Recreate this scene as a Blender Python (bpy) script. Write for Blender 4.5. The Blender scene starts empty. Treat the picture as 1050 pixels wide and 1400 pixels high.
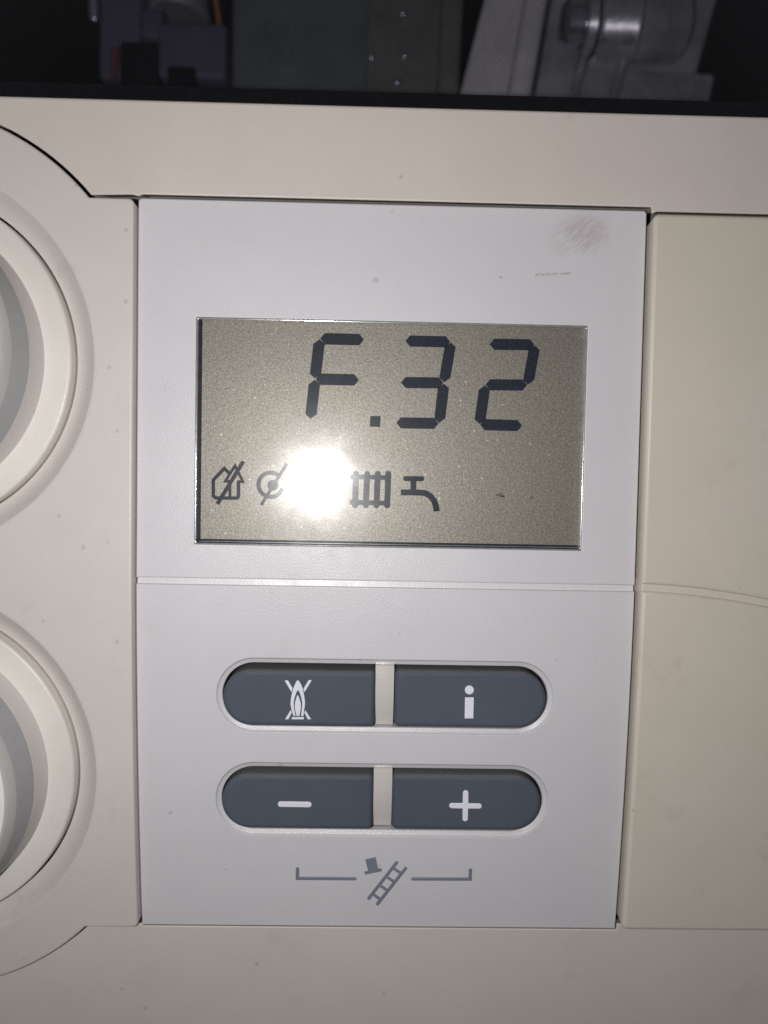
import bpy, bmesh, math, random
import numpy as np
from mathutils import Matrix, Vector

# ------------------------------------------------------------------ camera, world, flash, exposure
MM = 0.001
FPX = 1011.0                                   # focal length in photo pixels (1050 x 1400)
CAM = np.array([-2.37, -102.5, 14.06])         # mm, in front of the panel (panel front is about y = 0)
PITCH, YAW, ROLL = math.radians(-2.22), math.radians(-0.99), math.radians(1.075)

def cam_axes():
    cp, sp, cq, sq = math.cos(PITCH), math.sin(PITCH), math.cos(YAW), math.sin(YAW)
    M = np.array([[cq, -sq, 0], [sq, cq, 0], [0, 0, 1]]) @ np.array([[1, 0, 0], [0, cp, -sp], [0, sp, cp]])
    r, u, f = M @ [1, 0, 0], M @ [0, 0, 1], M @ [0, 1, 0]
    c, s = math.cos(ROLL), math.sin(ROLL)
    return c * r + s * u, -s * r + c * u, f
RIGHT, UP, FWD = cam_axes()

sc = bpy.context.scene
COL = sc.collection
cam_d = bpy.data.cameras.new('camera')
cam = bpy.data.objects.new('camera', cam_d); COL.objects.link(cam)
cam.matrix_world = Matrix([[RIGHT[0], UP[0], -FWD[0], CAM[0] * MM], [RIGHT[1], UP[1], -FWD[1], CAM[1] * MM],
                           [RIGHT[2], UP[2], -FWD[2], CAM[2] * MM], [0, 0, 0, 1]])
cam_d.sensor_fit = 'VERTICAL'; cam_d.sensor_height = 36.0; cam_d.sensor_width = 27.0
cam_d.lens = 36.0 * FPX / 1400.0
cam_d.clip_start = 0.005; cam_d.clip_end = 10.0
cam_d.dof.use_dof = True; cam_d.dof.focus_distance = 0.1035; cam_d.dof.aperture_fstop = 11.0
sc.camera = cam

world = bpy.data.worlds.new('World'); sc.world = world; world.use_nodes = True
world.node_tree.nodes['Background'].inputs[0].default_value = (0.9, 0.92, 1.0, 1)
world.node_tree.nodes['Background'].inputs[1].default_value = 0.06

FLASH = np.array([-17.4, -103.0, 13.8])        # the phone's own flash, beside its lens
ld = bpy.data.lights.new('phone_flash', 'POINT'); ld.shadow_soft_size = 0.0021
ld.energy = 0.405; ld.color = (1.0, 0.985, 0.972)
lo = bpy.data.objects.new('phone_flash', ld); COL.objects.link(lo)
lo.location = Vector(FLASH * MM)
lo.rotation_euler = Vector(FWD).to_track_quat('-Z', 'Y').to_euler()

sc.view_settings.view_transform = 'Standard'; sc.view_settings.look = 'None'
sc.view_settings.exposure = 0.0; sc.view_settings.gamma = 1.0
sc.view_settings.use_curve_mapping = False
sc.cycles.use_denoising = False
sc.cycles.max_bounces = 8; sc.cycles.transparent_max_bounces = 12
sc.cycles.sample_clamp_indirect = 4.0

# ------------------------------------------------------------------ layout helpers (all in mm)
def F(z):                                      # the front bends back below its seam at z = 0
    t = max(0.0, -z)
    return 0.02355 * t + 0.000928 * t * t

def ray(px, py):
    d = FWD + RIGHT * ((px - 525) / FPX) - UP * ((py - 700) / FPX)
    return d / d[1]

def U(px, py, h=0.0):                          # photo pixel -> (x, z) on the bent front, h mm proud of it
    d = ray(px, py); y = -h
    for _ in range(20):
        p = CAM + d * (y - CAM[1]); y = F(p[2]) - h
    return (p[0], p[2])

def W(px, py, y):                              # photo pixel -> point on the plane y (for what lies behind)
    p = CAM + ray(px, py) * (y - CAM[1])
    return (p[0], p[2])

def UL(pts, h=0.0): return [U(a, b, h) for a, b in pts]

# ------------------------------------------------------------------ materials
def srgb(r, g, b):
    f = lambda c: (c / 12.92) if c <= .04045 else ((c + .055) / 1.055) ** 2.4
    return (f(r / 255), f(g / 255), f(b / 255), 1)

class NT:
    def __init__(s, name):
        s.m = bpy.data.materials.new(name); s.m.use_nodes = True
        s.t = s.m.node_tree; s.b = s.t.nodes['Principled BSDF']; s.out = s.t.nodes['Material Output']
        s.pos = s.n('ShaderNodeNewGeometry').outputs['Position']
    def n(s, kind, **kw):
        x = s.t.nodes.new(kind)
        for k, v in kw.items(): setattr(x, k, v)
        return x
    def link(s, a, b): s.t.links.new(a, b)
    def put(s, sock, v):
        if hasattr(v, 'is_output'): s.link(v, sock)
        else: sock.default_value = v
    def math(s, op, a, b=0.0, c=0.0, clamp=False):
        x = s.n('ShaderNodeMath', operation=op, use_clamp=clamp)
        s.put(x.inputs[0], a); s.put(x.inputs[1], b); s.put(x.inputs[2], c)
        return x.outputs[0]
    def noise(s, scale, detail=2.0, rough=.5, vec=None, off=0.0):
        x = s.n('ShaderNodeTexNoise'); x.inputs['Scale'].default_value = scale
        x.inputs['Detail'].default_value = detail; x.inputs['Roughness'].default_value = rough
        v = vec or s.pos
        if off:
            a = s.n('ShaderNodeVectorMath', operation='ADD'); s.link(v, a.inputs[0]); a.inputs[1].default_value = (off, off * .7, off * .3); v = a.outputs[0]
        s.link(v, x.inputs['Vector'])
        return x.outputs[0]
    def ramp(s, v, a, b, lo=0.0, hi=1.0):
        x = s.n('ShaderNodeMapRange', clamp=True)
        s.put(x.inputs[0], v)
        for i, q in enumerate((a, b, lo, hi)): x.inputs[1 + i].default_value = q
        return x.outputs[0]
    def mix(s, f, a, b, blend='MIX'):
        x = s.n('ShaderNodeMix', data_type='RGBA', blend_type=blend)
        s.put(x.inputs[0], f); s.put(x.inputs[6], a); s.put(x.inputs[7], b)
        return x.outputs[2]
    def specks(s, scale, keep, size, off=0.0):     # sparse tiny marks: a few Voronoi cells keep a dot
        w = s.n('ShaderNodeVectorMath', operation='ADD')
        dn = s.n('ShaderNodeTexNoise'); dn.inputs['Scale'].default_value = scale * 4; s.link(s.pos, dn.inputs['Vector'])
        sc_ = s.n('ShaderNodeVectorMath', operation='SCALE'); s.link(dn.outputs['Color'], sc_.inputs[0]); sc_.inputs['Scale'].default_value = .5 / scale
        s.link(s.pos, w.inputs[0]); s.link(sc_.outputs[0], w.inputs[1])
        o = s.n('ShaderNodeVectorMath', operation='ADD'); s.link(w.outputs[0], o.inputs[0]); o.inputs[1].default_value = (off, off, off)
        v = s.n('ShaderNodeTexVoronoi'); v.inputs['Scale'].default_value = scale; s.link(o.outputs[0], v.inputs['Vector'])
        sep = s.n('ShaderNodeSeparateColor'); s.link(v.outputs['Color'], sep.inputs[0])
        k = s.math('LESS_THAN', sep.outputs[0], keep)
        r = s.math('MULTIPLY', sep.outputs[1], size)
        d = s.ramp(s.math('SUBTRACT', v.outputs['Distance'], r), -.02, .03, 1, 0)
        return s.math('MULTIPLY', k, d)
    def bump(s, height, strength, dist):
        x = s.n('ShaderNodeBump'); x.inputs['Strength'].default_value = strength; x.inputs['Distance'].default_value = dist
        s.link(height, x.inputs['Height']); s.link(x.outputs[0], s.b.inputs['Normal'])
        return x
    def set(s, **kw):
        for k, v in kw.items(): s.put(s.b.inputs[k.replace('_', ' ')], v)

def plastic(name, base, alt, rough=.40, grain=5600, strength=.5, dirt=.35, off=0.0, spec=.45, extra=None, streak=0.25):
    m = NT(name)
    c = m.mix(m.ramp(m.noise(45, 4, .6, off=off), .35, .7), base, alt)
    c = m.mix(m.math('MULTIPLY', m.ramp(m.noise(600, 3, .65, off=off), .5, .8), .10), c, (alt[0] * .8, alt[1] * .78, alt[2] * .74, 1))
    grime = m.math('MULTIPLY', m.ramp(m.noise(120, 6, .7, off=off + .3), .60, .80), streak)
    c = m.mix(grime, c, (base[0] * .55, base[1] * .50, base[2] * .44, 1))
    c = m.mix(m.math('MULTIPLY', m.specks(260, .03, .13, off), dirt), c, srgb(96, 88, 80))
    c = m.mix(m.math('MULTIPLY', m.specks(900, .014, .32, off + .1), dirt * .8), c, srgb(80, 74, 70))
    if extra: c = extra(m, c)
    m.set(Base_Color=c, Specular_IOR_Level=spec)
    m.set(Roughness=m.ramp(m.noise(300, 3, .6, off=off), .3, .75, rough - .05, rough + .08))
    m.bump(m.noise(grain, 2.5, .55), strength, 0.00005)
    return m.m

def faceplate_marks(m, c):
    sep = m.n('ShaderNodeSeparateXYZ'); m.link(m.pos, sep.inputs[0])
    X, Z = sep.outputs[0], sep.outputs[2]
    def blob(cx, cz, rx, rz):
        a = m.math('DIVIDE', m.math('SUBTRACT', X, cx * MM), rx * MM); b = m.math('DIVIDE', m.math('SUBTRACT', Z, cz * MM), rz * MM)
        return m.ramp(m.math('ADD', m.math('MULTIPLY', a, a), m.math('MULTIPLY', b, b)), .05, 1.0, 1, 0)
    # rubbed reddish smear, streaked along one diagonal
    rot = m.n('ShaderNodeMapping'); rot.inputs['Rotation'].default_value = (0, math.radians(42), 0)
    rs = m.n('ShaderNodeMapping'); rs.inputs['Scale'].default_value = (500, 500, 3200); m.link(rot.outputs[0], rs.inputs['Vector'])
    m.link(m.pos, rot.inputs['Vector'])
    n = m.n('ShaderNodeTexNoise'); n.inputs['Scale'].default_value = 1.0; n.inputs['Detail'].default_value = 4; m.link(rs.outputs[0], n.inputs['Vector'])
    st = m.ramp(n.outputs[0], .35, .7)
    s1 = U(800, 322); s2 = U(768, 328); s3 = U(800, 305)
    a = m.math('MULTIPLY', m.math('MULTIPLY', blob(s1[0], s1[1], 4.2, 3.0), st), .42)
    b = m.math('MULTIPLY', m.math('MULTIPLY', blob(s2[0], s2[1], 2.4, 2.8), st), .22)
    d = m.math('MULTIPLY', blob(s3[0], s3[1], 4.0, 3.2), .10)
    c = m.mix(m.math('ADD', d, m.math('MAXIMUM', a, b)), c, srgb(134, 100, 98))
    # thin rusty scratch
    p0, p1 = U(731, 376), U(782, 373.5)
    t = m.math('DIVIDE', m.math('SUBTRACT', X, p0[0] * MM), (p1[0] - p0[0]) * MM)
    zl = m.math('ADD', m.math('MULTIPLY', t, (p1[1] - p0[1]) * MM), p0[1] * MM)
    wob = m.math('MULTIPLY', m.math('SUBTRACT', m.noise(1500, 2), .5), .00025)
    dz = m.math('ABSOLUTE', m.math('SUBTRACT', m.math('ADD', Z, wob), zl))
    line = m.math('MULTIPLY', m.ramp(dz, .00003, .00022, 1, 0), m.math('MULTIPLY', m.ramp(t, 0, .04), m.ramp(t, .96, 1, 1, 0)))
    line = m.math('MULTIPLY', line, m.ramp(m.noise(1300, 3, off=.2), .38, .62, .12, .9))
    c = m.mix(m.math('MULTIPLY', line, .85), c, srgb(150, 118, 94))
    q = U(685, 379); e = m.math('ADD', blob(q[0], q[1], .28, .2), 0)
    q2 = U(514, 383)
    c = m.mix(m.math('MULTIPLY', m.math('MAXIMUM', e, m.math('MULTIPLY', blob(q2[0], q2[1], .65, .5), .5)), .5), c, srgb(110, 104, 100))
    q3, q4 = U(226, 522), U(225, 531)
    sm = m.math('MULTIPLY', m.math('MAXIMUM', blob(q3[0], q3[1], .45, .25), m.math('MULTIPLY', blob(q4[0], q4[1], .7, .7), .35)), m.ramp(m.noise(2600, 2), .5, .62))
    return m.mix(m.math('MULTIPLY', sm, .8), c, srgb(70, 66, 66))

BEIGE = plastic('beige_plastic', srgb(206, 197, 190), srgb(201, 191, 185), off=0.0, dirt=.30)
DIALP = plastic('warm_white_plastic', srgb(204, 198, 193), srgb(199, 192, 187), off=.5, dirt=.25, grain=5200, strength=.7)
COVERP = plastic('yellowed_plastic', srgb(206, 198, 186), srgb(200, 192, 178), off=.9, dirt=.28, streak=.35)
WHITE = plastic('cool_white_plastic', srgb(204, 201, 205), srgb(200, 198, 202), rough=.35, grain=4800, strength=.8, off=1.4, dirt=.30, extra=faceplate_marks, streak=.12)
RINGP = plastic('mottled_ivory_plastic', srgb(219, 214, 208), srgb(207, 201, 195), rough=.38, off=2.0, dirt=.15, streak=.1)
COLLARP = plastic('pale_grey_plastic', srgb(210, 204, 201), srgb(204, 198, 195), rough=.6, off=2.4, dirt=.2)
GRIPP = plastic('mid_grey_plastic', srgb(172, 171, 173), srgb(158, 157, 160), rough=.6, off=2.8, dirt=.3, strength=.5)
LIPP = plastic('light_grey_plastic', srgb(176, 173, 170), srgb(160, 157, 154), rough=.4, off=3.0, dirt=.3, strength=.7)
CAPP = plastic('white_plastic', srgb(224, 221, 219), srgb(218, 215, 213), rough=.4, off=3.1, dirt=.1)
BUTTONP = plastic('slate_grey_rubber', srgb(80, 87, 99), srgb(74, 81, 92), rough=.62, grain=4200, strength=.5, off=3.5, dirt=0.0, spec=.22, streak=.15)
BRIDGEP = plastic('bridge_plastic', srgb(200, 195, 191), srgb(194, 188, 184), rough=.34, grain=3000, strength=1.0, off=5.0, dirt=.1)
GROOVEP = plastic('groove_plastic', srgb(207, 205, 208), srgb(204, 202, 205), rough=.33, grain=4800, strength=.6, off=1.4, dirt=.2)
SYMW = plastic('white_symbol_plastic', srgb(226, 226, 236), srgb(218, 218, 228), rough=.45, off=4.0, dirt=.1)
SYMG = plastic('slate_symbol_plastic', srgb(122, 126, 140), srgb(110, 114, 128), rough=.45, grain=3500, strength=.5, off=4.4, dirt=.1)

def add_dust(mat, amount, col):                     # grey-brown dust settles where a surface faces up
    t = mat.node_tree; b = t.nodes['Principled BSDF']; old = b.inputs['Base Color'].links[0].from_socket
    g = t.nodes.new('ShaderNodeNewGeometry'); sp = t.nodes.new('ShaderNodeSeparateXYZ'); t.links.new(g.outputs['Normal'], sp.inputs[0])
    mr = t.nodes.new('ShaderNodeMapRange'); t.links.new(sp.outputs[2], mr.inputs[0]); mr.inputs[1].default_value = .35; mr.inputs[2].default_value = .95
    n = t.nodes.new('ShaderNodeTexNoise'); n.inputs['Scale'].default_value = 2600; n.inputs['Detail'].default_value = 4; n.inputs['Roughness'].default_value = .7
    t.links.new(g.outputs['Position'], n.inputs['Vector'])
    nr = t.nodes.new('ShaderNodeMapRange'); t.links.new(n.outputs[0], nr.inputs[0]); nr.inputs[1].default_value = .3; nr.inputs[2].default_value = .7; nr.inputs[3].default_value = .25
    mu = t.nodes.new('ShaderNodeMath'); mu.operation = 'MULTIPLY'; t.links.new(mr.outputs[0], mu.inputs[0]); t.links.new(nr.outputs[0], mu.inputs[1])
    m2 = t.nodes.new('ShaderNodeMath'); m2.operation = 'MULTIPLY'; t.links.new(mu.outputs[0], m2.inputs[0]); m2.inputs[1].default_value = amount
    x = t.nodes.new('ShaderNodeMix'); x.data_type = 'RGBA'; t.links.new(m2.outputs[0], x.inputs[0]); t.links.new(old, x.inputs[6]); x.inputs[7].default_value = col
    t.links.new(x.outputs[2], b.inputs['Base Color'])
add_dust(BUTTONP, .8, srgb(112, 104, 96))

def simple(name, col, rough=.5, metal=0.0, spec=.5, nscale=200, var=.2, bump=0.0, bscale=900):
    m = NT(name)
    c = m.mix(m.ramp(m.noise(nscale, 4, .6), .3, .7), col, (col[0] * (1 - var), col[1] * (1 - var), col[2] * (1 - var), 1))
    m.set(Base_Color=c, Roughness=rough, Metallic=metal, Specular_IOR_Level=spec)
    if bump: m.bump(m.noise(bscale, 4, .6), bump, .0002)
    return m.m

BLACK = simple('black_plastic', (0.004, 0.004, 0.005, 1), .6, spec=.2)
VOID = simple('matt_black', (0.002, 0.002, 0.003, 1), .9, spec=.05)
SHADOWP = simple('gap_shade_plastic', (0.16, 0.145, 0.13, 1), .8, spec=.2)  # dark backing tone stands in for shade deep in the panel gaps

# lcd
def lcd_mat():
    m = NT('lcd_reflector')
    n1 = m.noise(4600, 2, .6); n2 = m.noise(2000, 2, .5, off=.2)
    c = m.mix(m.ramp(n1, .25, .75), srgb(94, 91, 85), srgb(166, 161, 151))
    c = m.mix(m.ramp(n2, .3, .7, 0, .35), c, srgb(118, 114, 104))
    c = m.mix(m.math('MULTIPLY', m.specks(1500, .03, .3), .5), c, srgb(230, 228, 215))
    m.set(Base_Color=c, Metallic=.55, Roughness=.52, Specular_IOR_Level=.3)
    m.bump(m.noise(3000, 2, .5), .35, .00005)
    return m.m
LCD = lcd_mat()
def seg_mat():
    m = NT('lcd_segment_ink')
    c = m.mix(m.ramp(m.noise(3600, 1.5), .3, .7), srgb(18, 25, 38), srgb(32, 40, 54))
    m.set(Base_Color=c, Roughness=.6, Specular_IOR_Level=.2)
    return m.m
SEG = seg_mat()

def glass(name, tint, rough, f0=.04, rough2=None, mix2=0.0):
    m = NT(name); m.t.nodes.remove(m.b)
    tr = m.n('ShaderNodeBsdfTransparent'); tr.inputs[0].default_value = tint
    g = m.n('ShaderNodeBsdfGlossy'); g.inputs['Color'].default_value = (1, 1, 1, 1); g.inputs['Roughness'].default_value = rough
    sh = g.outputs[0]
    if rough2: m.link(m.ramp(m.noise(210, 4, .65), .32, .68, rough - .045, rough + .05), g.inputs['Roughness'])
    if rough2:
        g2 = m.n('ShaderNodeBsdfGlossy'); g2.inputs['Color'].default_value = (1, 1, 1, 1); g2.inputs['Roughness'].default_value = rough2
        x = m.n('ShaderNodeMixShader'); x.inputs[0].default_value = mix2
        m.link(g.outputs[0], x.inputs[1]); m.link(g2.outputs[0], x.inputs[2]); sh = x.outputs[0]
    lw = m.n('ShaderNodeFresnel'); lw.inputs['IOR'].default_value = 1.45
    mx = m.n('ShaderNodeMixShader'); m.link(lw.outputs[0], mx.inputs[0]); m.link(tr.outputs[0], mx.inputs[1]); m.link(sh, mx.inputs[2])
    m.link(mx.outputs[0], m.out.inputs['Surface'])
    return m.m
LCDGLASS = glass('lcd_cover_glass', (.97, .97, .97, 1), .135, rough2=.26, mix2=.35)
SMOKED = glass('smoked_pane', (.88, .88, .90, 1), .05)
RIMD = simple('dark_reflection_edge', (0.026, 0.034, 0.062, 1), .12, spec=.8, nscale=900, var=.5, bump=.15, bscale=700)  # dark reflection in the left and bottom glass edges, painted into the colour
RIML = simple('pale_glass_edge', srgb(176, 172, 160), .12, spec=.8, nscale=600, var=.35, bump=.1, bscale=700)  # same glass edge, painted paler for the top and right sides
RIMS = simple('silver_glass_edge', srgb(196, 196, 198), .18, metal=.6, nscale=900, var=.3)

# interior
ALU = simple('cast_aluminium', srgb(172, 169, 174), .34, metal=.5, nscale=160, var=.45, bump=.5, bscale=350)
STEEL = simple('dull_steel', srgb(178, 174, 178), .5, metal=.15, nscale=120, var=.3, bump=.3, bscale=300)
PURPLE = simple('purple_grey_plastic', srgb(80, 74, 92), .6, spec=.3, nscale=120, var=.25)
GREYBOX = simple('charcoal_plastic', srgb(84, 88, 92), .6, spec=.3, nscale=160, var=.25, bump=.3)
OLIVE = simple('olive_grey_steel', srgb(92, 92, 90), .5, metal=.2, nscale=140, var=.3, bump=.3)
CHROME = simple('bright_steel', srgb(190, 196, 206), .25, metal=.9, nscale=300, var=.4, bump=.3)
ORANGE = simple('orange_insulation', srgb(130, 74, 46), .5)
RED = simple('red_insulation', srgb(96, 28, 34), .5)
BACKW = simple('inner_black', (0.003, 0.003, 0.0035, 1), .9, spec=.05)

# ------------------------------------------------------------------ object helpers
WORLDLOC = {}
def thing(name, label, cat, loc, group=None):
    o = bpy.data.objects.new(name, None); COL.objects.link(o)
    o.empty_display_size = .005
    o.location = Vector(loc) * MM
    WORLDLOC[o.name] = np.array(loc, float)
    o['label'] = label; o['category'] = cat
    if group: o['group'] = group
    return o

def part(name, bm, mat, parent, label=None, kind=None):
    me = bpy.data.meshes.new(name)
    bm.normal_update(); bm.to_mesh(me); bm.free()
    o = bpy.data.objects.new(name, me); COL.objects.link(o)
    me.materials.append(mat)
    off = WORLDLOC[parent.name] if parent else np.zeros(3)
    co = np.empty(len(me.vertices) * 3); me.vertices.foreach_get('co', co)
    co = (co.reshape(-1, 3) - off) * MM
    me.vertices.foreach_set('co', co.ravel()); me.update()
    if parent: o.parent = parent
    WORLDLOC[o.name] = off
    if label: o['label'] = label
    if kind: o['kind'] = kind
    return o

def offset(loop, d):
    n = len(loop); out = []
    for i in range(n):
        p0, p1, p2 = (np.array(loop[i - 1]), np.array(loop[i]), np.array(loop[(i + 1) % n]))
        e1, e2 = p1 - p0, p2 - p1
        e1 = e1 / (np.linalg.norm(e1) + 1e-12); e2 = e2 / (np.linalg.norm(e2) + 1e-12)
        n1, n2 = np.array([-e1[1], e1[0]]), np.array([-e2[1], e2[0]])
        m = n1 + n2; k = m @ m
        m = m * (2 / k) if k > .3 else n1
        out.append(tuple(p1 + m * d))
    return out

def area(l): return .5 * sum(l[i - 1][0] * l[i][1] - l[i][0] * l[i - 1][1] for i in range(len(l)))
def ccw(l): return l if area(l) > 0 else l[::-1]
def cw(l): return l if area(l) < 0 else l[::-1]

def rrect(x0, z0, x1, z1, r=(0, 0, 0, 0), n=8):    # radii: bottom-left, bottom-right, top-right, top-left
    if not isinstance(r, (tuple, list)): r = (r,) * 4
    out = []
    for (cx, cz, a0), q in zip(((x0, z0, 180), (x1, z0, 270), (x1, z1, 0), (x0, z1, 90)), r):
        if q <= 0: out.append((cx, cz)); continue
        ox = cx + (q if cx == x0 else -q); oz = cz + (q if cz == z0 else -q)
        k = n if q < 2 else 20
        for i in range(k + 1):
            a = math.radians(a0 + 90 * i / k); out.append((ox + q * math.cos(a), oz + q * math.sin(a)))
    return out

def smooth(pts, n=6, closed=False):                 # Catmull-Rom through the points
    out = []; N = len(pts)
    for i in range(N - 1):
        p0, p1, p2, p3 = (np.array(pts[max(i - 1, 0)]), np.array(pts[i]), np.array(pts[i + 1]), np.array(pts[min(i + 2, N - 1)]))
        for k in range(n):
            t = k / n
            out.append(tuple(.5 * ((2 * p1) + (-p0 + p2) * t + (2 * p0 - 5 * p1 + 4 * p2 - p3) * t * t + (-p0 + 3 * p1 - 3 * p2 + p3) * t ** 3)))
    out.append(tuple(pts[-1])); return out
def circle(c, r, n=160): return [(c[0] + r * math.cos(2 * math.pi * i / n), c[1] + r * math.sin(2 * math.pi * i / n)) for i in range(n)]

def finish(bm, sharp=32):
    bmesh.ops.recalc_face_normals(bm, faces=bm.faces)
    for f in bm.faces: f.smooth = True
    for e in bm.edges:
        if len(e.link_faces) == 2 and e.calc_face_angle(0) > math.radians(sharp): e.smooth = False

def add_plate(bm, outer, holes=(), h1=0.0, h0=-2.0, bev=.2, seg=3, draft=0.0, hole_bev=None, bend=True, cuts=(), ybase=0.0, bevh=None, hole_bevh=None, hole_prof=None):
    loops = [(ccw(outer), bev, bevh or bev)] + [(cw(h), (hole_bev[i] if hole_bev else bev), (hole_bevh[i] if hole_bevh else (hole_bev[i] if hole_bev else bev))) for i, h in enumerate(holes)]
    sub = bmesh.new(); capedges = []
    for loop, b, bh in loops:
        spec = [(-draft, h0), (0.0, h1 - bh)] if h0 < h1 - bh - 1e-6 else [(0.0, h1 - bh)]
        if b > 0:
            for k in range(1, seg + 1):
                a = math.pi / 2 * k / seg
                spec.append((b * (1 - math.cos(a)), h1 - bh + bh * math.sin(a)))
        if hole_prof and loop is not loops[0][0]: spec = [(-draft, h0)] + hole_prof
        prev = None
        for d, h in spec:
            pts = offset(loop, d) if d else loop
            ring = [sub.verts.new((p[0], -h, p[1])) for p in pts]
            if prev:
                for i in range(len(ring)):
                    j = (i + 1) % len(ring)
                    sub.faces.new((prev[i], prev[j], ring[j], ring[i]))
            prev = ring
        for i in range(len(prev)):
            e = sub.edges.get((prev[i], prev[(i + 1) % len(prev)])) or sub.edges.new((prev[i], prev[(i + 1) % len(prev)]))
            capedges.append(e)
    bmesh.ops.triangle_fill(sub, use_beauty=True, use_dissolve=False, edges=capedges, normal=(0, -1, 0))
    for z in cuts:
        bmesh.ops.bisect_plane(sub, geom=sub.verts[:] + sub.edges[:] + sub.faces[:], plane_co=(0, 0, z), plane_no=(0, 0, 1))
    bmesh.ops.recalc_face_normals(sub, faces=sub.faces)
    cap = [f for f in sub.faces if abs(f.normal.y) > .99999]
    if cap and sum(f.normal.y * f.calc_area() for f in cap) > 0: bmesh.ops.reverse_faces(sub, faces=sub.faces)
    cs = set(cap); ws = {f for f in sub.faces if abs(f.normal.y) < .3}
    for f in sub.faces: f.smooth = True
    for e in sub.edges:
        if len(e.link_faces) == 2:
            a, b2 = e.link_faces
            if (a in cs) != (b2 in cs) or (a in ws) != (b2 in ws) or e.calc_face_angle(0) > math.radians(32): e.smooth = False
    for v in sub.verts: v.co.y += ybase + (F(v.co.z) if bend else 0)
    tmp = bpy.data.meshes.new('tmp'); sub.to_mesh(tmp); sub.free(); bm.from_mesh(tmp); bpy.data.meshes.remove(tmp)
    return bm

def plate(name, mat, parent, outer, label=None, **kw):
    return part(name, add_plate(bmesh.new(), outer, **kw), mat, parent, label)

def stroke(pts, w, round_ends=True, n=6):          # polyline -> outline polygon of width w
    pts = [np.array(p, float) for p in pts]; L, Rr = [], []
    for i, p in enumerate(pts):
        d1 = pts[i] - pts[i - 1] if i else pts[1] - pts[0]
        d2 = pts[i + 1] - pts[i] if i < len(pts) - 1 else d1
        d1 = d1 / np.linalg.norm(d1); d2 = d2 / np.linalg.norm(d2)
        n1 = np.array([-d1[1], d1[0]]); n2 = np.array([-d2[1], d2[0]]); m = n1 + n2; m = m * 2 / (m @ m)
        L.append(p + m * w / 2); Rr.append(p - m * w / 2)
    out = [tuple(q) for q in Rr]
    def cap(p, d):
        a0 = math.atan2(d[1], d[0]) - math.pi / 2
        return [(p[0] + w / 2 * math.cos(a0 + math.pi * k / n), p[1] + w / 2 * math.sin(a0 + math.pi * k / n)) for k in range(1, n)]
    if round_ends: out += cap(pts[-1], pts[-1] - pts[-2])
    out += [tuple(q) for q in L[::-1]]
    if round_ends: out += cap(pts[0], pts[0] - pts[1])
    return out

def add_lathe(bm, c, y0, prof, n=160, sharp=30):   # prof: (radius, h) with h towards the viewer, axis along y
    rings = []
    for r, h in prof:
        if r < 1e-6: rings.append([bm.verts.new((c[0], y0 - h, c[1]))])
        else: rings.append([bm.verts.new((c[0] + r * math.cos(2 * math.pi * i / n), y0 - h, c[1] + r * math.sin(2 * math.pi * i / n))) for i in range(n)])
    for a, b in zip(rings, rings[1:]):
        for i in range(n):
            j = (i + 1) % n
            if len(b) == 1: bm.faces.new((a[i], a[j], b[0]))
            elif len(a) == 1: bm.faces.new((a[0], b[j], b[i]))
            else: bm.faces.new((a[i], a[j], b[j], b[i]))
    finish(bm, sharp)
    return bm

def add_box(bm, x0, x1, y0, y1, z0, z1, bev=0.0, shear=0.0, zp=0.0):   # shear: x shift per mm of z above zp
    v = [bm.verts.new((x + shear * (z - zp), y, z)) for x in (x0, x1) for y in (y0, y1) for z in (z0, z1)]
    fs = [bm.faces.new([v[i] for i in q]) for q in ((0, 1, 3, 2), (4, 6, 7, 5), (0, 4, 5, 1), (2, 3, 7, 6), (0, 2, 6, 4), (1, 5, 7, 3))]
    if bev:
        es = list({e for f in fs for e in f.edges})
        bmesh.ops.bevel(bm, geom=es, offset=bev, segments=3, profile=.5, affect='EDGES')
    finish(bm, 40)
    return bm

def add_tube(bm, pts, r, n=12, capped=True):
    pts = [Vector(p) for p in pts]; rings = []
    rr = r if isinstance(r, (list, tuple)) else [r] * len(pts)
    for i, p in enumerate(pts):
        d = (pts[min(i + 1, len(pts) - 1)] - pts[max(i - 1, 0)]).normalized()
        a = d.cross(Vector((0.3, .2, 1))).normalized() if abs(d.z) < .9 else d.cross(Vector((1, .2, .1))).normalized()
        b = d.cross(a)
        rings.append([bm.verts.new(p + (a * math.cos(2 * math.pi * k / n) + b * math.sin(2 * math.pi * k / n)) * rr[i]) for k in range(n)])
    for a, b in zip(rings, rings[1:]):
        for k in range(n): bm.faces.new((a[k], a[(k + 1) % n], b[(k + 1) % n], b[k]))
    if capped: bm.faces.new(rings[0]); bm.faces.new(rings[-1])
    finish(bm, 40)
    return bm

CUTS = [-3.0 * i for i in range(0, 30)]

# ------------------------------------------------------------------ measured layout
XL, XR = -34.75, 34.75                             # display panel sides
ZT, ZB = 52.15, -51.0
HD, HC, HF = 1.6, 2.0, 1.3                          # how far dial panel, flap cover and casing stand proud
C1 = U(-141, 488, HD); C2 = U(-141, 1053, HD); C2 = (C1[0], C2[1])
ZTOP = .5 * (U(0, 131, HF)[1] + U(1050, 158, HF)[1])
R_ARC = 33.5
xD = XL - .12
zDt = U(150, 270, HD)[1]; zDb = U(150, 1268, HD)[1]
xCv = XR + .30
zCt = U(960, 293, HC)[1]; zCb = U(960, 1273, HC)[1]
print('layout', C1, C2, ZTOP, zDt, zDb, zCt, zCb)

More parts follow.
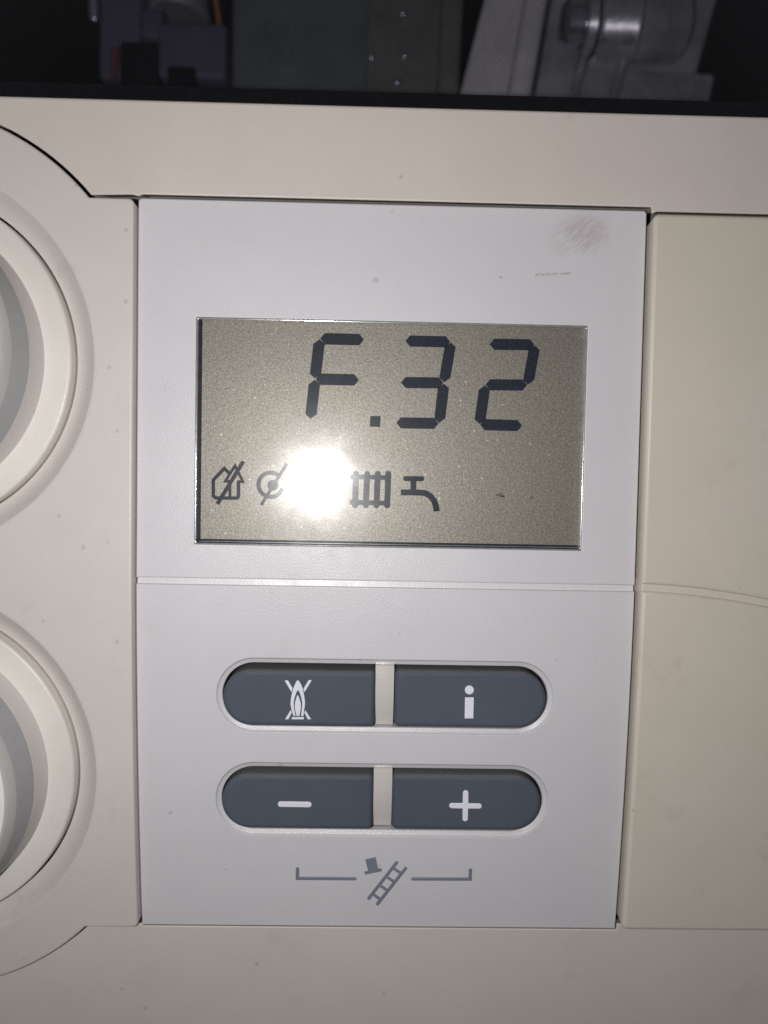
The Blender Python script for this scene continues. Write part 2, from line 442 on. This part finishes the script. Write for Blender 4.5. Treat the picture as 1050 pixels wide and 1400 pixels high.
def dial_outline(grow):
    R = R_ARC + grow; out = []
    zt, zb, xr = zDt + grow, zDb - grow, xD + grow
    a0 = math.asin((zt - C1[1]) / R); a1 = math.pi
    r = .7
    out += [(xr - r + r * math.cos(a), zt - r + r * math.sin(a)) for a in [math.pi / 2 * k / 6 for k in range(7)]]
    for k in range(61):
        a = a0 + (a1 - a0) * k / 60; out.append((C1[0] + R * math.cos(a), C1[1] + R * math.sin(a)))
    b0, b1 = math.pi, 2 * math.pi - math.asin((C2[1] - zb) / R)
    for k in range(61):
        a = b0 + (b1 - b0) * k / 60; out.append((C2[0] + R * math.cos(a), C2[1] + R * math.sin(a)))
    out += [(xr - r + r * math.cos(a), zb + r + r * math.sin(a)) for a in [-math.pi / 2 + math.pi / 2 * k / 6 for k in range(7)]]
    return ccw(out)

# ------------------------------------------------------------------ casing
XCR = 92.0                                          # far side of the flap cover
cas = thing('boiler_casing', 'beige plastic front casing framing the dial panel, display panel and flap cover', 'casing', (0, 8, -70))
dg = dial_outline(.42)
# casing opening: dial outline on the left, then along display panel and flap cover on the right
iTR = min(range(len(dg)), key=lambda i: (dg[i][0] - 1e3) ** 2 + (dg[i][1] - 1e3) ** 2)
xr = xD + .42
GT, GB = .62, .5
left = [p for p in dg if p[0] < xr - .75]            # everything but the two right-hand corner arcs
k0 = min(range(len(left)), key=lambda i: -left[i][1] - left[i][0] * 1e-3 if False else abs(left[i][0] - (xr - .75)) + abs(left[i][1] - (zDt + .42)))
left = left[k0:] + left[:k0]
left = sorted([], key=None) or left
zt_d, zb_d = ZT + .06, ZB - .05
hole = [(xr - .75, zDt + GT)] + [p for p in left if True]
hole += [(xr - .75, zDb - .3), (XL + .2, zDb - .3), (XL + .2, zb_d), (xCv - .2, zb_d), (xCv - .2, zCb - .15), (XCR + .3, zCb - .15), (XCR + .3, zCt + .5),
         (xCv + .6, zCt + .5), (xCv - .05, zCt + .2), (XR + .12, zt_d), (XL + .9, zt_d), (XL + .35, zDt + .45)]
clean = []
for p in hole:
    if not clean or math.dist(p, clean[-1]) > .02: clean.append(p)
fr_ = plate('frame', BEIGE, cas, rrect(-140, -92, 112, ZTOP, 3.0), holes=[clean], h1=HF, h0=-5, bev=.45, hole_bev=[.16], seg=4, cuts=CUTS, draft=-2.0)
for v in fr_.data.vertices:                          # the lower rail lies nearly flush with the display panel
    zz = v.co.z / MM + WORLDLOC[fr_.name][2]; t = min(1, max(0, (-zz - 30) / 18)); v.co.y += 1.1 * MM * t * t * (3 - 2 * t)
plate('back_plate', SHADOWP, cas, rrect(-138, -90, 110, ZTOP - 1.2, 2), h1=-4.4, h0=-6, bev=0, cuts=CUTS)

# ------------------------------------------------------------------ dial panel and its two dials
dp = thing('dial_panel', 'warm white dial panel left of the display with two round dished openings', 'dial panel', (C1[0], 4, zDb))
R_DISH = U(128, 488, HD)[0] - C1[0]
plate('plate', DIALP, dp, dial_outline(0), holes=[circle(C1, R_DISH), circle(C2, R_DISH)], h1=HD, h0=-4.2, bev=.32, hole_bev=[.5, .5], hole_bevh=[.12, .12], seg=4, cuts=CUTS, draft=-.12)
R_OUT = U(98, 488, 1.0)[0] - C1[0]
for c in (C1, C2):
    y0 = F(c[1])
    tilt = None
    prof = [(R_DISH + .02, HD - .10)] + [(R_DISH - (R_DISH - R_OUT - .28) * k / 8, HD - .1 - 1.9 * math.sin(math.pi / 2 * k / 8)) for k in range(1, 9)] + [(R_OUT + .26, -3.5), (R_OUT - 4, -3.6)]
    bm = add_lathe(bmesh.new(), c, 0, prof, 200, 40)
    for v in bm.verts: v.co.y += F(v.co.z)
    part('dish', bm, DIALP, dp)

def dial(c, label):
    s = -(F(c[1] - 1) - F(c[1] + 1)) / 2.0
    t = thing('rotary_dial', label, 'dial', (c[0], F(c[1]) + 3, c[1]), 'rotary dials on the dial panel')
    def lat(name, prof, mat, sharp=30):
        bm = add_lathe(bmesh.new(), c, F(c[1]), prof, 200, sharp)
        for v in bm.verts: v.co.y += s * (v.co.z - c[1])      # tilted with the panel where it stands
        return part(name, bm, mat, t)
    ri = R_OUT - 3.35
    lat('skirt_ring', [(R_OUT, -3.4), (R_OUT, .75)] + [(R_OUT - .45 * (1 - math.cos(a)), .75 + .45 * math.sin(a)) for a in [math.pi / 2 * k / 5 for k in range(1, 6)]] + [(R_OUT - 1.6, 1.34), (ri + .2, 1.45), (ri - .3, 1.45)], RINGP)
    lat('collar', [(ri, 1.2), (ri - .1, 1.45), (ri - .42, 5.0), (ri - .44, 5.02)], COLLARP)
    lat('grip', [(ri - .43, 4.9), (ri - .45, 5.03), (ri - .9, 9.0), (ri - .95, 9.1)], GRIPP, 15)
    lat('grip_lip', [(ri - .95, 9.09), (ri - 1.4, 10.1), (ri - 1.6, 10.25), (ri - 1.8, 10.27)], LIPP)
    lat('top_cap', [(ri - 1.75, 10.0), (ri - 1.85, 10.3), (ri - 2.1, 10.4), (ri - 10, 10.5), (0, 10.55)], CAPP)
    return t
dial(C1, 'upper of the two grey rotary dials with ivory skirt ring, cut by the left edge')
dial(C2, 'lower of the two grey rotary dials with ivory skirt ring, cut by the left edge')

# ------------------------------------------------------------------ flap cover on the right
fc = thing('flap_cover', 'yellowed beige flap cover right of the display panel with a curved groove', 'cover', (63, 4, zCb))
gp = [U(px, py, HC) for px, py in ((880, 803.5), (960, 810.5), (1050, 825))]
co = np.polyfit([p[0] for p in gp], [p[1] for p in gp], 2)
def zc(x): return np.polyval(co, x) if x < 58 else np.polyval(co, 58) + np.polyval(np.polyder(co), 58) * (x - 58)
gx = [xCv + (XCR - xCv) * k / 40 for k in range(41)]
gw = .45
r = .8
top_l = [(x, zc(x) + gw) for x in gx] + [(XCR, zCt)] + [(xCv + r - r * math.sin(a), zCt - r + r * math.cos(a)) for a in [math.pi / 2 * k / 6 for k in range(7)]]
bot_l = [(x, zc(x) - gw) for x in gx[::-1]] + [(xCv + r - r * math.cos(a), zCb + r - r * math.sin(a)) for a in [math.pi / 2 * k / 6 for k in range(7)]] + [(XCR, zCb)]
plate('upper_plate', COVERP, fc, top_l, h1=HC, h0=-4.2, bev=.55, bevh=.55, seg=5, cuts=CUTS[:3], draft=-.5)
plate('lower_plate', COVERP, fc, bot_l, h1=HC, h0=-4.2, bev=.55, bevh=.55, seg=5, cuts=CUTS, draft=-.5)
mid = [(x, zc(x) + gw + .6) for x in gx[1:]] + [(x, zc(x) - gw - .6) for x in gx[:0:-1]]
plate('groove', COVERP, fc, [(xCv + .12, zc(xCv) + gw + .4)] + mid + [(xCv + .12, zc(xCv) - gw - .4)], h1=HC - .45, h0=-3, bev=.1, cuts=CUTS)

# ------------------------------------------------------------------ display panel
dsp = thing('display_panel', 'cool white display panel holding the screen and four slate buttons', 'panel', (0, 4, ZB))
DL, DR, DT, DB = -26.78, 27.07, 36.34, 5.16
plate('upper_plate', WHITE, dsp, rrect(XL, .42, XR, ZT, (0, 0, .5, .5)), holes=[rrect(DL, DB, DR, DT, .12)], h1=0, h0=-4.2, bev=.2, hole_bev=[.1], seg=3)
def caps(px0, px1, py0, py1, h, left, right, rr=None):   # outline of a button or slot, in photo pixels of its four sides
    a = U(px0, .5 * (py0 + py1), h)[0]; b = U(px1, .5 * (py0 + py1), h)[0]
    xm = .5 * (px0 + px1)
    zt = U(xm, py0, h)[1]; zb = U(xm, py1, h)[1]
    R = (zt - zb) / 2 - .01; rl = R if left else (rr or .6); rg = R if right else (rr or .6)
    return rrect(a, zb, b, zt, (rl, rg, rg, rl))
slots = [caps(304, 749, 908.5, 994.5, -.4, True, True), caps(303, 741.5, 1050, 1135, -.4, True, True)]
plate('lower_plate', WHITE, dsp, rrect(XL, ZB, XR, -.45, 0), holes=slots, h1=0, h0=-4.2, bev=.18, hole_prof=[(0, -.62), (.05, -.5), (.15, -.44), (.52, -.34), (.64, -.26), (.72, -.1), (.8, -.02), (.92, 0)], seg=5, cuts=CUTS)
bm = bmesh.new(); gv = [bm.verts.new(p) for p in ((XL + .05, .69, .9), (XR - .05, .69, .9), (XR - .05, .45, -.9), (XL + .05, .45, -.9))]
bm.faces.new(gv[::-1]); part('groove', bm, GROOVEP, dsp)

def bridge(px0, px1, py0, py1):
    x0 = U(px0, py0, -.3)[0]; x1 = U(px1, py0, -.3)[0]
    zt = U(px0, py0 - 6, -.3)[1]; zb = U(px0, py1 + 5, -.3)[1]
    bm = bmesh.new(); rows = []
    prof = [(zt + .2, -.55), (zt - .55, -.30), (zt - .75, -.55)] + [(zt - .8 + (zb - zt + .8) * k / 12, -.55 - 1.0 * (k / 12) ** 2 + .35 * math.sin(math.pi * k / 12)) for k in range(1, 13)]
    cross = [(0, -3.5), (0, -.12), (.04, -.03), (.14, 0), (x1 - x0 - .14, 0), (x1 - x0 - .04, -.03), (x1 - x0, -.12), (x1 - x0, -3.5)]
    for z, h in prof: rows.append([bm.verts.new((x0 + cx, F(z) - (h + ch), z)) for cx, ch in cross])
    for a, b in zip(rows, rows[1:]):
        for i in range(len(cross) - 1): bm.faces.new((a[i], a[i + 1], b[i + 1], b[i]))
    finish(bm, 35)
    part('button_bridge', bm, BRIDGEP, dsp)
bridge(513.5, 539.5, 909, 989); bridge(511, 537, 1050, 1128)

def sym(bm, loops, h, rise, bev=.05, seg=2):
    for k, (o, hs) in enumerate(loops):
        add_plate(bm, o, holes=hs, h1=h + rise + .004 * k, h0=h - .05, bev=bev, seg=seg)
    return bm

# chimney-sweep mark under the buttons
S4 = 270 / 1050
def q(u, v): return U(390 + u * S4, 1160 + v * S4)
part('bracket_line', sym(bmesh.new(), [(stroke([q(65, 107), q(65, 158), q(370, 160)], .50), [])], 0, .16, .12, 3), SYMG, dsp)
part('bracket_line', sym(bmesh.new(), [(stroke([q(678, 161), q(982, 162), q(984, 113)], .50), [])], 0, .16, .12, 3), SYMG, dsp)
part('hat_symbol', sym(bmesh.new(), [([q(425, 58), q(480, 45), q(493, 105), q(512, 104), q(512, 120), q(424, 138), q(420, 122), q(440, 118)], [])], 0, .14, .06), SYMG, dsp)
ra, rb, rc, rd = np.array(q(592, 74)), np.array(q(444, 264)), np.array(q(640, 104)), np.array(q(490, 294))
lad = [(stroke([ra, rb], .48), []), (stroke([rc, rd], .48), [])]
for t in (.14, .38, .62, .87): lad.append((stroke([ra + (rb - ra) * t, rc + (rd - rc) * (t + .01)], .42, False), []))
part('ladder_symbol', sym(bmesh.new(), lad, 0, .15, .1, 3), SYMG, dsp)

# ------------------------------------------------------------------ push buttons
HB = .6
def button(px0, px1, py0, py1, left, right, label):
    o = caps(px0, px1, py0, py1, HB, left, right, .75)
    xs = [p[0] for p in o]; zs = [p[1] for p in o]; cx, cz = (min(xs) + max(xs)) / 2, min(zs)
    t = thing('push_button', label, 'button', (cx, F(cz) + 3.5, cz), 'slate push buttons')
    plate('key_cap', BUTTONP, t, o, h1=HB, h0=-3.8, bev=.7, bevh=.6, seg=6, draft=.2)
    return t
b1 = button(304, 512.5, 917, 993.5, True, False, 'slate push button marked with a crossed-out flame')
b2 = button(540, 747.5, 918, 995.5, False, True, 'slate push button marked with a white letter i')
b3 = button(302.5, 509.5, 1059.5, 1134, True, False, 'slate push button marked with a white minus sign')
b4 = button(536.5, 740, 1060.5, 1136, False, True, 'slate push button marked with a white plus sign')
S3 = 90 / 1050
def qf(u, v): return U(360 + u * S3, 920 + v * S3, HB)
outer = smooth([(482, 684), (450, 580), (435, 480), (455, 330), (500, 190), (550, 115), (605, 185), (642, 300), (666, 470), (655, 580), (642, 686)])
inner = smooth([(600, 686), (614, 580), (620, 480), (600, 370), (555, 275), (508, 370), (488, 470), (494, 580), (516, 684)])
core = smooth([(532, 685), (508, 590), (502, 520), (514, 440), (550, 352), (588, 440), (602, 520), (596, 590), (576, 685)])
fl = [[qf(*p) for p in l] for l in (outer + inner, core, [(455, 702), (652, 702), (647, 738), (450, 738)],
      [(340, 118), (395, 118), (468, 240), (450, 306)], [(725, 112), (775, 112), (660, 306), (640, 250)],
      [(440, 585), (456, 632), (402, 738), (346, 738)], [(672, 592), (765, 736), (710, 738), (656, 632)])]
part('crossed_flame_symbol', sym(bmesh.new(), [(l, []) for l in fl], HB, .10, .04), SYMW, b1)
S8 = 280 / 1032
def qi(u, v): return U(500 + u * S8, 880 + v * S8, HB)
ic = qi(522, 233)
part('letter_dot', sym(bmesh.new(), [(circle(ic, .64, 28), [])], HB, .10, .05), SYMW, b2)
part('letter_stem', sym(bmesh.new(), [([qi(500, 270), qi(545, 270), qi(542, 376), qi(498, 376)], [])], HB, .10, .05), SYMW, b2)
S7 = 270 / 995
def qm(u, v): return U(270 + u * S7, 880 + v * S7, HB)
part('minus_symbol', sym(bmesh.new(), [(stroke([qm(419, 808), qm(561, 810)], .84), [])], HB, .13, .10, 3), SYMW, b3)
pa, pb, pc, pd = [np.array(qi(*p)) for p in ((434, 816), (571, 818), (504, 748), (501, 884))]
wpl = .80
def plus():
    c = (pa + pb + pc + pd) / 4; ex = (pb - pa) / np.linalg.norm(pb - pa); ez = (pc - pd) / np.linalg.norm(pc - pd)
    L = np.linalg.norm(pb - pa) / 2; out = []
    for k in range(4):
        d, n = [(ex, ez), (ez, -ex), (-ex, -ez), (-ez, ex)][k]
        out.append(tuple(c + d * wpl / 2 - n * wpl / 2))
        for i in range(9):
            a = -math.pi / 2 + math.pi * i / 8
            out.append(tuple(c + d * (L + wpl / 2 * math.cos(a)) + n * wpl / 2 * math.sin(a)))
    return out
part('plus_symbol', sym(bmesh.new(), [(plus(), [])], HB, .13, .10, 3), SYMW, b4)

# ------------------------------------------------------------------ LCD
lcd = thing('lcd_display', 'silver-olive LCD screen showing F.32 above small black symbols', 'screen', (0, 3.5, DB))
HS = -1.55                                           # reflector depth
plate('reflector', LCD, lcd, rrect(DL - .5, DB - .5, DR + .5, DT + .5), h1=HS, h0=HS - 1.2, bev=0)
g = .06
plate('cover_glass', LCDGLASS, lcd, rrect(DL + g, DB + g, DR - g, DT - g, .15), h1=-.14, h0=-.5, bev=.06, seg=2)
WL, WB, WR, WT = .42, .55, .10, .06
oc = [(DL + .10, DB + .10), (DR - .08, DB + .10), (DR - .08, DT - .06), (DL + .10, DT - .06)]
ic4 = [(DL + .1 + WL, DB + .1 + WB), (DR - .08 - WR, DB + .1 + WB), (DR - .08 - WR, DT - .06 - WT), (DL + .1 + WL, DT - .06 - WT)]
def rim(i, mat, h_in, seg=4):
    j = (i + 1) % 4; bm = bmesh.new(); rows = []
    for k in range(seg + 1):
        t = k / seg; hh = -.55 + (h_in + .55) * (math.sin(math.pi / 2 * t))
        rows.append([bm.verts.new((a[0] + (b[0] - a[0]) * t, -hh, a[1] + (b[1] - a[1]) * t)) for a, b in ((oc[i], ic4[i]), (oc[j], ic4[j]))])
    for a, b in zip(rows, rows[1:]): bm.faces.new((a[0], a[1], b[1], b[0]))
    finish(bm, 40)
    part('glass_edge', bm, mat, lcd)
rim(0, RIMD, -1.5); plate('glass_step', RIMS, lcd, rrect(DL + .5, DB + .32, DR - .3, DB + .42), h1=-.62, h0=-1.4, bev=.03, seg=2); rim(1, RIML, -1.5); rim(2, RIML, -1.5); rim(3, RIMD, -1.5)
# thin bright lip round the cover
lip_o = rrect(DL + .012, DB + .012, DR - .012, DT - .012, .12); lip_i = rrect(DL + .2, DB + .2, DR - .2, DT - .27, .2)
plate('glass_lip', RIMS, lcd, lip_o, holes=[lip_i], h1=-.04, h0=-.7, bev=.09, hole_bev=[.09], seg=6)

def on_glass(name, pts, r, mat):
    P = [U(px, py, -.12) for px, py in smooth(pts, 5)]
    part(name, add_tube(bmesh.new(), [(p[0], .125, p[1]) for p in P], r, 6), mat, lcd)
LINT = simple('dark_lint', srgb(58, 54, 50), .8)
on_glass('lint', [(677, 678), (681, 676), (684, 679), (689, 677)], .045, LINT)
on_glass('lint', [(683, 673), (685, 676), (688, 681)], .035, LINT)
on_glass('lint', [(725, 679), (727, 682)], .04, LINT)

HG = HS + .03
def digit(TL, TR, ML, MR, BL, BR, on, w, label):
    e = bpy.data.objects.new('digit', None); COL.objects.link(e); e.parent = lcd; e['label'] = label; WORLDLOC[e.name] = WORLDLOC[lcd.name]; e.empty_display_size = .003
    P = {k: np.array(v, float) for k, v in dict(TL=TL, TR=TR, ML=ML, MR=MR, BL=BL, BR=BR).items()}
    for s in on:
        a, b = {'a': ('TL', 'TR'), 'b': ('TR', 'MR'), 'c': ('MR', 'BR'), 'd': ('BL', 'BR'), 'e': ('ML', 'BL'), 'f': ('TL', 'ML'), 'g': ('ML', 'MR')}[s]
        a, b = P[a], P[b]; d = (b - a) / np.linalg.norm(b - a); gap = .9
        n = np.array([0, 1.]) if s in 'adg' else np.array([1., 0])
        A, B = a + d * gap, b - d * gap; hw = w / 2; k = hw * .82
        poly = [A, A + d * k + n * hw, B - d * k + n * hw, B, B - d * k - n * hw, A + d * k - n * hw]
        part('segment', add_plate(bmesh.new(), [U(p[0], p[1], HG) for p in poly], h1=HG + .02, h0=HG - .04, bev=0), SEG, e)
digit((437, 463), (498.5, 464.5), (430.5, 518.2), (491.5, 519.5), (424.5, 573.5), (485, 575), 'agfe', 15.6, 'letter F')
digit((553.5, 466), (616.5, 467.5), (547.5, 523), (607, 523.5), (541, 578), (600.5, 579), 'abgcd', 15.2, 'figure 3')
digit((668.5, 470.5), (731.5, 471.5), (663, 526), (721.5, 526.5), (655.5, 580.5), (714.5, 582), 'abged', 15.2, 'figure 2')
SG = lambda name, loops: part(name, sym2(loops), SEG, lcd)
def sym2(loops):
    bm = bmesh.new()
    for k, l in enumerate(loops): add_plate(bm, l[0] if isinstance(l, tuple) else l, holes=(l[1] if isinstance(l, tuple) else []), h1=HG + .02 + .004 * k, h0=HG - .04, bev=0)
    return bm
SG('decimal_point', [UL([(506.3, 568.6), (520.3, 569), (519.6, 583.8), (505.6, 583.4)], HG)])
S6 = 1 / 6.176
def qa(u, v): return U(280 + u * S6, 610 + v * S6, HG)
def qb(u, v): return U(460 + u * S6, 620 + v * S6, HG)
u1 = .1 * S6                                         # mm per zoomed pixel
SG('house_symbol', [stroke([qa(*p) for p in ((205, 228), (165, 188), (72, 285), (72, 420), (92, 437), (268, 439), (284, 424), (284, 296))], 30 * u1, False),
                    stroke([qa(*p) for p in ((212, 436), (212, 297), (172, 297), (255, 165), (322, 300), (274, 298))], 24 * u1, False),
                    stroke([qa(326, 128), qa(106, 488)], 34 * u1, False)])
cc = qa(556, 326); rc_ = 105 * u1
arc = [(cc[0] + rc_ * math.cos(math.radians(a)), cc[1] + rc_ * math.sin(math.radians(a))) for a in range(48, 352, 8)]
SG('valve_symbol', [stroke(arc, 36 * u1, False), circle(qa(575, 330), 48 * u1, 24), stroke([qa(694, 146), qa(476, 496)], 28 * u1, False)])
rad = [stroke([qb(t, 172), qb(b, 438)], 52 * u1) for t, b in ((164, 158), (258, 248), (349, 338), (437, 428))]
rad += [stroke([qb(118, 196), qb(455, 204)], 40 * u1, False), stroke([qb(112, 412), qb(448, 420)], 42 * u1, False)]
SG('radiator_symbol', rad)
SG('tap_symbol', [stroke([qb(584, 212), qb(720, 213)], 44 * u1), stroke([qb(650, 225), qb(649, 318)], 50 * u1, False),
                  stroke([qb(*p) for p in ((543, 328), (700, 330), (752, 336), (795, 362), (825, 402), (840, 445), (846, 488))], 52 * u1, False)])

# ------------------------------------------------------------------ smoked window above the casing, and what lies behind it
YP = 3.0
vw = thing('viewing_window', 'smoked clear pane above the casing with a black lower border', 'window', (-10, YP + 1, ZTOP - 3))
bm = add_box(bmesh.new(), -138, 110, YP, YP + 2, ZTOP - 2.5, ZTOP + 120)
part('pane', bm, SMOKED, vw)
zg = .5 * (W(0, 114, YP + 2.2)[1] + W(1050, 137, YP + 2.2)[1])
part('border_strip', add_box(bmesh.new(), -138, 110, YP + 2.2, YP + 3.6, ZTOP - 2.4, zg, .1), BLACK, vw)

bw = part('back_wall', add_box(bmesh.new(), -200, 180, 150, 152, -20, 260), BACKW, None); bw['kind'] = 'structure'

def wb(bm, px0, px1, py0, py1, y0, y1, bev=.5, shear=0.0):     # a block whose front face spans these pixels at depth y0
    a = W(px0, py0, y0); b = W(px1, py1, y0)
    return add_box(bm, a[0], b[0], y0, y1, min(a[1], b[1]), max(a[1], b[1]), bev, shear, W(700, -120, y0)[1] if py0 < 0 else max(a[1], b[1]))
# charcoal plastic box with raised characters
Y = 50
gb = thing('control_box', 'dark grey plastic box with raised characters behind the smoked window', 'box', (*W(415, 160, Y)[:1], Y + 15, W(415, 160, Y)[1]))
part('housing', wb(bmesh.new(), 322, 508, -500, 170, Y, Y + 30, 1.2), GREYBOX, gb)
part('side_rib', wb(bmesh.new(), 505, 512, -500, 170, Y - 1.5, Y + 10, .4), GREYBOX, gb)
def text(s, px, py, size, y, parent):
    cu = bpy.data.curves.new('t', 'FONT'); cu.body = s; cu.size = size; cu.extrude = .35; cu.bevel_depth = .12
    o = bpy.data.objects.new('t', cu); COL.objects.link(o)
    bpy.context.view_layer.update()
    me = bpy.data.meshes.new_from_object(o.evaluated_get(bpy.context.evaluated_depsgraph_get()))
    bm = bmesh.new(); bm.from_mesh(me); x, z = W(px, py, y)
    for v in bm.verts: v.co = Vector((x + v.co.x, y - v.co.z, z + v.co.y))
    bpy.data.objects.remove(o); bpy.data.curves.remove(cu); bpy.data.meshes.remove(me)
    finish(bm); return part('raised_characters', bm, GREYBOX, parent)
text('OL', 357, 52, 5.2, Y, gb); text('88', 366, 88, 5.2, Y, gb)
# olive plate, with small chrome studs added for its bright reflection spots
Y = 46
op = thing('steel_plate', 'olive grey steel plate between the dark box and the casting', 'plate', (W(575, 170, Y)[0], Y + 5, W(575, 170, Y)[1]))
part('sheet', wb(bmesh.new(), 514, 628, -500, 175, Y, Y + 3, .5, .02), OLIVE, op)
part('folded_edge', wb(bmesh.new(), 618, 634, -500, 175, Y - 3, Y + 8, .8, .03), OLIVE, op)
for px, py in ((551, 18), (553, 76), (508, 78), (543, 112)):
    c = W(px, py, Y); bm = add_lathe(bmesh.new(), c, Y, [(.8, -.5), (.75, .3), (.5, .52), (0, .6)], 20, 50)
    part('glint_stud', bm, CHROME, op)
# slanted steel flange
Y = 42
fl_ = thing('steel_flange', 'slanted grey steel flange left of the aluminium casting', 'flange', (W(715, 175, Y)[0], Y + 5, W(715, 175, Y)[1]))
part('blade', wb(bmesh.new(), 702, 752, -500, 175, Y, Y + 4, .9, .24), STEEL, fl_)
part('folded_edge', wb(bmesh.new(), 748, 762, -500, 175, Y - 4, Y + 8, 1.2, .15), STEEL, fl_)
# aluminium casting with its boss
Y = 48
cs_ = thing('cast_housing', 'grey cast aluminium housing with a horizontal cylindrical boss behind the smoked window', 'casting', (W(870, 175, Y)[0], Y + 10, W(870, 175, Y)[1]))
part('body', wb(bmesh.new(), 757, 1002, -500, 175, Y, Y + 25, 2.0, .24), ALU, cs_)
part('lower_pad', wb(bmesh.new(), 872, 978, 95, 175, Y - .5, Y + 5, 1.2, .2), ALU, cs_)
def hlathe(name, segs, py, y, mat):                  # turned part lying along x: (px, radius)
    z = W(850, py, y)[1]; bm = bmesh.new(); n = 48; rings = []
    for px, r in segs:
        x = W(px, py, y)[0]
        rings.append([bm.verts.new((x, y + r * math.cos(2 * math.pi * k / n), z + r * math.sin(2 * math.pi * k / n))) for k in range(n)])
    for a, b in zip(rings, rings[1:]):
        for k in range(n): bm.faces.new((a[k], a[(k + 1) % n], b[(k + 1) % n], b[k]))
    bm.faces.new(rings[0]); bm.faces.new(rings[-1]); finish(bm, 35)
    return part(name, bm, mat, cs_)
YB = Y - 1
hlathe('boss', [(860, 6.4), (925, 6.2), (931, 5.6), (936, 4.2), (938, 2)], 38, YB, ALU)
hlathe('boss_neck', [(812, 6.0), (818, 6.6), (858, 6.8), (862, 7.2), (866, 6.5)], 36, YB - .5, ALU)
hlathe('nut', [(766, 1.2), (768, 3.2), (774, 4.1), (792, 4.2), (796, 3.4), (800, 3.4)], 34, YB - 3, CHROME)
hlathe('washer', [(797, 3), (798, 5.2), (808, 5.6), (811, 5.0), (813, 3)], 34, YB - 3, ALU)
def web(px0, py0, px1, py1, r0, r1, y):
    a, b = W(px0, py0, y), W(px1, py1, y)
    part('rib', add_tube(bmesh.new(), [(a[0], y, a[1]), ((a[0] + b[0]) / 2, y + .3, (a[1] + b[1]) / 2), (b[0], y, b[1])], [r0, (r0 + r1) / 2, r1], 16), ALU, cs_)
web(862, -40, 860, 60, 1.2, 1.1, Y - 5.5); web(859, 62, 836, 140, 1.2, .9, Y - .6); web(806, 50, 782, 140, 1.4, .9, Y - .6); web(826, -40, 824, 60, 1.0, 1.0, Y - 5.0)
# purple connector block
Y = 52
pb_ = thing('connector_block', 'purple grey plastic connector block with black sockets behind the smoked window', 'connector', (W(225, 170, Y)[0], Y + 10, W(225, 170, Y)[1]))
part('side_wall', wb(bmesh.new(), 137, 192, -400, 108, Y, Y + 18, .8), PURPLE, pb_)
part('top_wall', wb(bmesh.new(), 188, 222, 12, 52, Y + 1, Y + 18, .6), PURPLE, pb_)
part('front_face', wb(bmesh.new(), 216, 309, 29, 107, Y - 2, Y + 18, .8), PURPLE, pb_)
part('socket', wb(bmesh.new(), 163, 216, 55, 170, Y - 1, Y + 10, .6), BLACK, pb_)
part('socket', wb(bmesh.new(), 228, 266, 89, 170, Y - 3, Y + 6, .6), BLACK, pb_)
rod = thing('metal_rod', 'short bright steel rod at the upper left behind the smoked window', 'rod', (W(127, -60, 48)[0], 48, W(127, 30, 48)[1]))
a, b = W(123, -380, 48), W(129, 30, 48)
part('shaft', add_tube(bmesh.new(), [(a[0], 48, a[1]), (b[0], 48, b[1] + .5), (b[0], 48, b[1])], [.95, .95, .6], 24), CHROME, rod)
capt = thing('turned_fitting', 'small dull metal fitting standing above the purple connector', 'fitting', (W(245, 28, 54)[0], 56, W(245, 28, 54)[1]))
a = W(245, 26, 60)
bm = bmesh.new(); rings = []
for r, dz in ((5.8, 0), (6.4, .6), (6.4, 5), (5.6, 6), (5.6, 40)):
    rings.append([bm.verts.new((a[0] + r * math.cos(2 * math.pi * k / 40), 60 + r * math.sin(2 * math.pi * k / 40), a[1] + dz)) for k in range(40)])
for p, w_ in zip(rings, rings[1:]):
    for k in range(40): bm.faces.new((p[k], p[(k + 1) % 40], w_[(k + 1) % 40], w_[k]))
bm.faces.new(rings[0]); finish(bm, 40)
part('turned_body', bm, ALU, capt)
def wire(name, label, pts, y, r, mat):
    P = [W(px, py, y) for px, py in pts]
    t = thing(name, label, 'wire', (P[-1][0], y, P[-1][1]))
    part('insulation', add_tube(bmesh.new(), [(p[0], y + .4 * i, p[1]) for i, p in enumerate(P)], r, 12), mat, t)
wire('wire', 'orange wire hanging beside the dull metal fitting', [(270, -300), (288, -60), (291, -20), (294, 0), (296, 14), (297, 27)], 49, .55, ORANGE)
wire('wire', 'red wire end beside the black socket', [(158, 66), (156, 78), (154, 90), (152, 103)], 50, .6, RED)
